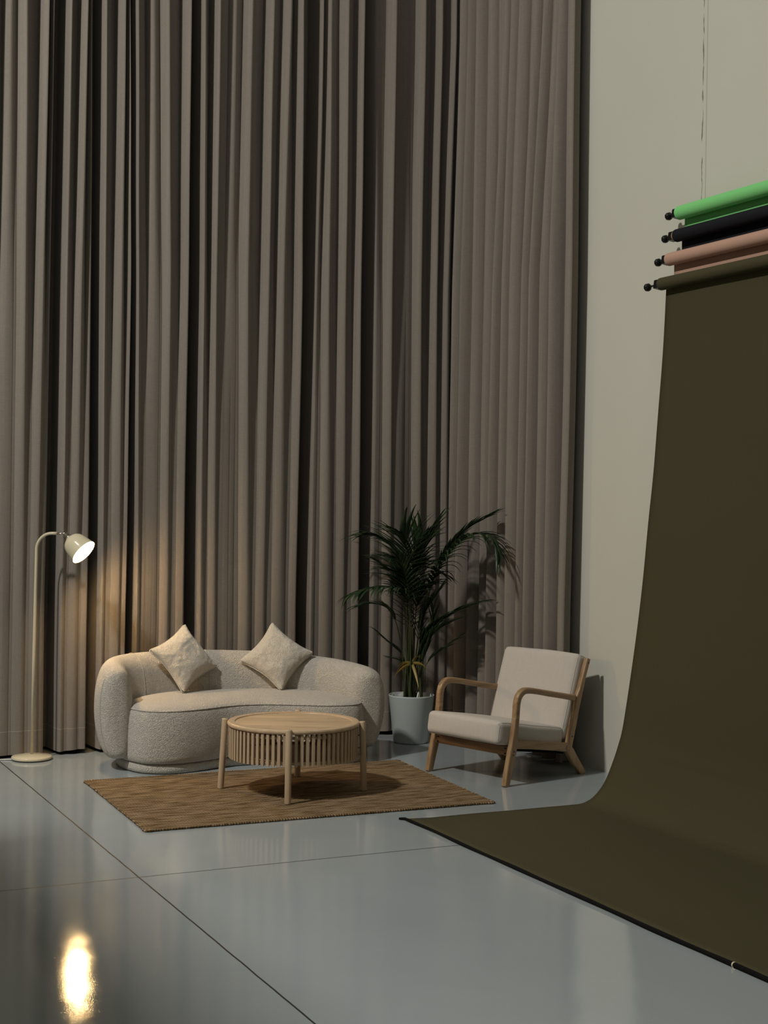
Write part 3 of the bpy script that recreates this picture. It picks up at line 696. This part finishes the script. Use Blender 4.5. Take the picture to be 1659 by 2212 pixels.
def frond(pts, start, nl, ln, wd, droop, spread=1.0, mat_='leaf', sr=.0042, plane=None, sides=(1, -1)):
    C = [Vector(c) for c in cr([pw(*p) for p in pts], 10)]; n = len(C)
    mb = MB()
    L0 = [0]
    for a, b in zip(C, C[1:]): L0.append(L0[-1]+(b-a).length)
    tot = L0[-1]
    def at(s):
        for i in range(n-1):
            if L0[i+1] >= s: t = (s-L0[i])/max(1e-6, L0[i+1]-L0[i]); return C[i].lerp(C[i+1], t), (C[i+1]-C[i]).normalized()
        return C[-1], (C[-1]-C[-2]).normalized()
    for k in range(nl):
        f = k/(nl-1); s = tot*(start+(1-start)*f*.995); p, T = at(s)
        for sd in sides:
            S = T.cross(plane or Vector((0, 0, 1)))
            S = S.normalized() if S.length > .15 else LAT.copy()
            ang = radians(62-38*f)*spread+rs.uniform(-.10, .10)
            d = T*cos(ang)+S*sd*sin(ang)+Vector((0, 0, .10+rs.uniform(-.08, .08)))
            l = ln*(0.62+0.75*sin(pi*(0.18+0.72*f))*0.55)*rs.uniform(.88, 1.1)
            leaflet(mb, p, d, l, wd*rs.uniform(.85, 1.1), droop*rs.uniform(.7, 1.3))
    fo = mb.build('frond', MAT[mat_], palm, solid=.0006)
    mb = MB(); rr = [sr*(1.15-.85*i/(n-1)) for i in range(n)]; mb.tube(C, rr, 8); mb.build('stem', MAT['stem'], fo)
    return fo
FR_ = [
 # control points of stem and rachis, where leaflets start, count, length, width, droop, spread, plane
 ([(889, 1520, 0), (884, 1400, -.04), (881, 1290, -.10), (877, 1232, -.16), (882, 1198, -.22), (877, 1160, -.25), (868, 1138, -.30)], .70, 18, .33, .032, .55, 1.05, DEP),
 ([(897, 1520, 0), (903, 1400, -.02), (920, 1300, -.06), (940, 1240, -.10), (968, 1192, -.15), (1000, 1155, -.20), (1035, 1136, -.28), (1068, 1142, -.36), (1082, 1170, -.41)], .50, 26, .25, .026, 1.25, .95, None),
 ([(900, 1520, .05), (915, 1350, .0), (950, 1220, -.06), (1005, 1140, -.14), (1050, 1107, -.20), (1064, 1098, -.22)], .66, 18, .17, .022, .25, .6, None),
 ([(884, 1520, 0), (886, 1400, -.05), (889, 1300, -.09), (880, 1272, -.13), (853, 1260, -.18), (819, 1257, -.24), (785, 1262, -.28), (762, 1270, -.30)], .60, 20, .19, .022, 1.2, .9, None),
 ([(880, 1520, 0), (873, 1420, -.03), (864, 1365, -.05), (854, 1332, -.06), (836, 1309, -.07), (805, 1301, -.08), (775, 1306, -.09)], .66, 14, .15, .020, .6, .6, None),
 ([(893, 1520, .03), (905, 1420, .02), (921, 1375, .0), (945, 1346, -.04), (976, 1322, -.08), (1007, 1306, -.11), (1032, 1296, -.13)], .45, 20, .20, .025, .45, .6, None),
 ([(893, 1520, .0), (907, 1430, .0), (924, 1385, -.02), (950, 1356, -.06), (978, 1338, -.10)], .50, 14, .19, .024, .35, .6, None),
 ([(882, 1520, 0), (879, 1440, -.01), (870, 1413, -.02), (853, 1396, -.03), (822, 1369, -.04)], .60, 9, .13, .020, .3, .45, None),
 ([(898, 1520, 0), (918, 1450, 0), (934, 1422, 0), (960, 1400, -.03), (988, 1378, -.05)], .55, 10, .14, .018, .35, .5, None),
 ([(884, 1520, 0), (878, 1450, 0), (869, 1428, -.02), (845, 1420, -.03)], .72, 7, .08, .013, .4, .6, None),
 ([(886, 1520, .02), (880, 1380, .0), (874, 1270, .02), (868, 1212, .03), (845, 1180, .03), (818, 1162, .02), (797, 1158, .0)], .60, 22, .27, .028, .8, 1.0, None),
 ([(888, 1520, -.02), (880, 1380, -.06), (876, 1280, -.10), (868, 1238, -.12), (845, 1226, -.14), (822, 1210, -.16)], .66, 14, .20, .024, .35, .8, None),
 ([(893, 1520, .02), (902, 1420, .0), (910, 1355, -.01), (922, 1320, -.02), (948, 1280, -.04)], .55, 14, .20, .026, .2, .5, None),
 ([(890, 1520, 0), (892, 1400, -.01), (893, 1270, -.02), (902, 1226, -.04), (925, 1222, -.06), (955, 1232, -.08)], .64, 16, .20, .024, .6, .85, None),
 ([(892, 1520, .04), (895, 1380, .02), (897, 1270, .02), (905, 1210, .0), (925, 1170, -.02), (940, 1142, -.03)], .60, 18, .28, .030, .5, .8, None),
 ([(891, 1520, -.03), (889, 1380, -.10), (886, 1300, -.16), (880, 1240, -.20), (868, 1205, -.24), (845, 1190, -.30)], .66, 16, .24, .027, .7, .95, None),
 ([(889, 1520, 0), (887, 1380, -.02), (888, 1280, -.03), (890, 1220, -.05), (900, 1180, -.08), (912, 1150, -.12)], .62, 18, .27, .030, .6, 1.0, DEP),
 ([(896, 1520, .0), (912, 1440, -.01), (925, 1400, -.02), (935, 1360, -.02), (938, 1320, -.03)], .45, 12, .18, .024, .15, .45, None),
 ([(890, 1520, 0), (888, 1400, 0), (884, 1320, -.02), (878, 1290, -.04), (862, 1262, -.06)], .62, 12, .20, .024, .5, .9, None),
 ([(892, 1520, 0), (896, 1400, 0), (903, 1310, -.02), (915, 1272, -.05), (935, 1258, -.09)], .62, 12, .20, .024, .7, .9, None),
]
for pts, st, nl, ln, wd, dr_, sp_, pln in FR_:
    frond(pts, st, nl, ln, wd, dr_, sp_, plane=pln)
# old yellowing frond hanging low in front
mb = MB(); hub = pw(893, 1431, -.06)
for dx, dz, l, dr_ in ((-.85, .30, .17, 2.4), (-.55, -.1, .18, 1.0), (.15, -.35, .21, .8), (.62, .28, .17, 2.1), (.25, .75, .12, 1.5), (-1, .5, .13, 1.6)):
    leaflet(mb, hub, LAT*dx-DEP*.35+Vector((0, 0, dz)), l, .021, dr_, up=-DEP)
yf = mb.build('frond', MAT['leafy'], palm, solid=.0006); yf['label'] = 'yellowing low frond'
mb = MB(); mb.tube([pw(890, 1520, 0), pw(891, 1470, -.03), hub], .004, 8); mb.build('stem', MAT['stem'], yf)
for i in range(9):
    a = i*2.4; r = .02+.010*i; mb = MB(); p = Vector((cos(a)*r, sin(a)*r*.7, .255))
    mb.tube([p, p*1.0+Vector((0, 0, .10)), p*.8+Vector((0, 0, .28+.05*(i % 3))), p*.6+Vector((cos(a)*.02, 0, .50+.07*(i % 4)))], [.0085, .0075, .0055, .003], 8); mb.build('cane', MAT['stem'], palm)

# ------------------------------------------------------------------ floor lamp
LO = Vector((2.035, 9.365, 0))
lamp = thing('floor_lamp', 'cream metal floor lamp with lit dome shade, standing left of the sofa', 'floor lamp', LO)
mb = MB(); mb.lathe([(.001, 0), (.122, 0), (.124, .006), (.001, .006)], 64); mb.build('rubber_ring', MAT['rubber'], lamp)
mb = MB(); mb.lathe([(.001, .006), (.126, .006), (.128, .010), (.127, .020), (.122, .024), (.060, .030), (.018, .034), (.001, .034)], 72); mb.build('base', MAT['cream'], lamp)
AD = Vector((0.75, -0.66, 0)).normalized()
pp = [Vector((0, 0, .03)), Vector((.006, 0, .7)), Vector((.014, 0, 1.33))]
c0 = Vector((.014, 0, 1.34)); RB = .108
for k in range(0, 13):
    a = k/12*pi/2; pp.append(c0+AD*(RB*(1-cos(a)))+Vector((0, 0, RB*sin(a))))
pp.append(pp[-1]+AD*.035)
mb = MB(); mb.tube(pp, .0098, 20); mb.build('pole', MAT['cream'], lamp)
e0 = pp[-1]; mb = MB(); mb.tube([e0-AD*.004, e0+AD*.048], .0062, 16); arm = mb.build('arm', MAT['chrome'], lamp)
j0 = e0+AD*.052
mb = MB(); mb.lathe([(.002, -.009), (.0085, -.006), (.0095, 0), (.0085, .006), (.002, .009)], 16, O=j0, A=(0.66, 0.75, 0)); mb.build('joint', MAT['chrome'], arm)
A = Vector((.547, -.553, -.628)).normalized(); S0 = j0+A*.006
mb = MB(); mb.lathe([(.006, 0), (.017, .003), (.021, .008), (.021, .030), (.023, .032), (.023, .040)], 32, O=S0, A=A); mb.build('socket', MAT['chrome'], lamp)
prof = [(.0215, .036), (.026, .042), (.040, .049), (.056, .060), (.068, .076), (.0755, .096), (.080, .120), (.0835, .145), (.0875, .168), (.090, .178)]
mb = MB(); mb.lathe(prof, 64, O=S0, A=A, capa=True, capb=False); sh = mb.build('lamp_shade', MAT['cream'], lamp)
inn = [(max(.001, r-.0022), z-.0005 if i == len(prof)-1 else z+.0016) for i, (r, z) in enumerate(prof)]
mb = MB(); mb.lathe([(.001, .040)]+inn, 64, O=S0, A=A, capa=True, capb=False); mb.build('shade_lining', MAT['shadein'], sh)
mb = MB(); mb.lathe([(.012, .044), (.013, .056), (.018, .066), (.022, .076), (.022, .084), (.016, .093), (.002, .098)], 32, O=S0, A=A); mb.build('bulb', MAT['bulb'], lamp)
bl = bpy.data.lights.new('lamp_light', 'POINT'); bl.energy = LAMP_WATTS; bl.color = (1.0, 0.66, 0.30); bl.shadow_soft_size = 0.06
blo = bpy.data.objects.new('lamp_light', bl); COL.objects.link(blo); blo.location = LO+S0+A*.142
mb = MB(); mb.tube([Vector(p) for p in cr([(-.12, .01, .006), (-.22, .035, .0045), (-.34, .03, .0045), (-.55, .06, .0045), (-.9, .02, .0045)], 8)], .0038, 8); mb.build('cord', MAT['white'], lamp)

# ------------------------------------------------------------------ paper backdrops
YE, YN = 6.842, 3.30
def roll(name, label, m, cx_, cz, r, xp, knob, zlow, sweep=None, core=False):
    t = thing(name, label, 'backdrop roll', (cx_, YE, cz), 0, 'paper rolls on the right wall')
    Lr = YE-YN
    mb = MB(); mb.lathe([(r*.5, -.0), (r-.002, 0), (r, .002), (r, Lr-.002), (r-.002, Lr)], 48, O=(0, 0, 0), A=(0, -1, 0)); mb.build('paper_roll', m, t, angle=35)
    # core tube, plug block, shaft and clamp knob at the far end, chain end at the near one
    if core:
        mb = MB(); mb.lathe([(.019, -.004), (.029, -.004), (.030, .016), (.019, .016)], 24, O=(0, 0, 0), A=(0, 1, 0)); mb.build('core', MAT['card'], t)
    y0 = .012 if core else 0
    mb = MB(); mb.box((0.0, y0+.0225, 0), (.046, .045, .050), Matrix.Rotation(.15, 3, 'Y')); pl = mb.build('end_plug', MAT['black'], t, bevel=.004)
    mb = MB(); mb.lathe([(.0055, .04), (.0055, knob+.01)], 12, O=(0, 0, 0), A=(0, 1, 0)); mb.build('shaft', MAT['black'], pl)
    mb = MB(); mb.lathe([(.008, knob-.006), (.017, knob), (.0235, knob+.006), (.0235, knob+.022), (.018, knob+.030), (.006, knob+.033)], 9, O=(0, 0, -.002), A=(0, 1, 0)); mb.build('knob', MAT['black'], pl, bevel=.0015)
    # bracket reaching back to the wall
    for yb in (.018, -Lr-.02):
        mb = MB(); wdt = WX-cx_; mb.box((wdt/2+.008, yb, 0), (wdt-.017, .016, .018)); mb.box((wdt-.004, yb, 0), (.006, .022, .03)); mb.build('wall_bracket', MAT['black'], t, bevel=.001)
    # hanging sheet
    mb = MB()
    if sweep is None:
        prof_ = [(xp-cx_, z) for z in np.linspace(0.0, zlow-cz, 12)]
    else:
        prof_ = [(p[0]-cx_, p[1]-cz) for p in sweep]
    NY = 60; rows = []
    for k in range(NY+1):
        y = -Lr*k/NY; row = []
        for i, (x, z) in enumerate(prof_):
            dz = 0; dx = 0
            if sweep is not None:
                Z = z+cz; X = x+cx_
                if Z < .02: dz = 0.0025*noise.noise(Vector((X*3, y*3, 0)))+.0025; 
                if Z < .02 and X < 3.60: dz += .006*(1+noise.noise(Vector((y*2.2, 4, 0))))*(3.60-X)/.15; dx = .010*noise.noise(Vector((y*1.6, 8, 0)))*(3.60-X)/.15
                elif Z > .3: dx = .004*noise.noise(Vector((0, y*1.2, Z)))
            row.append((x+dx, y, z+dz))
        rows.append(row)
    mb.grid(rows); sheet = mb.build('paper_sheet', m, t, solid=.0012)
    return t, rows, sheet
roll('backdrop_roll', 'bright green backdrop paper roll, topmost of the wall-mounted paper rolls', MAT['pgreen'], 5.157, 3.362, .040, 5.197, .085, 2.80)
roll('backdrop_roll', 'black backdrop paper roll mounted directly under the bright green one', MAT['pblack'], 5.142, 3.230, .037, 5.179, .095, 2.78, core=True)
roll('backdrop_roll', 'dusty pink backdrop paper roll mounted between the black and olive rolls', MAT['ppink'], 5.089, 3.088, .037, 5.127, .088, 2.76)
SW = [(5.073, 2.943), (5.071, 2.876), (5.055, 2.55), (5.027, 2.185), (5.002, 1.86), (4.971, 1.575), (4.936, 1.22), (4.890, .864), (4.822, .446), (4.785, .312), (4.747, .215), (4.704, .125), (4.656, .064), (4.600, .022), (4.543, .003), (4.46, .001)]
SWc = [(float(a), float(max(b, .001))) for a, b in cr(SW, 6)]+[(4.40-.047*i, .001) for i in range(21)]
olive, orow, osheet = roll('backdrop_roll', 'lowest backdrop roll, its olive paper unrolled down the wall and across the floor', MAT['polive'], 5.037, 2.943, .036, 5.073, .115, 0, sweep=SWc)
mb = MB(); fe = [Vector(r[-1])+Vector((-.004, 0, 0)) for r in orow]
fe = [Vector((p.x, p.y, min(p.z, -2.943+.016))) for p in fe]
fe = [fe[0]+Vector((-.030, .03, -.003))]+[Vector((p.x-.012, p.y, max(p.z-.004, -2.943+.0100))) for p in fe]
mb.tube(fe, [.0065+.0035*i/len(fe)+.001*sin(i*.7) for i in range(len(fe))], 10); rod = mb.build('edge_rod', MAT['rubber'], olive)
tp = fe[46]; mb = MB(); mb.lathe([(.0085, -.004), (.011, -.003), (.011, .003), (.0085, .004)], 16, O=tp, A=(0, 1, 0)); mb.tube([tp+Vector((0, 0, -.006)), tp+Vector((-.012, -.008, -.008)), tp+Vector((-.02, -.03, -.0085))], .0018, 6); mb.build('cable_tie', MAT['tie'], rod)
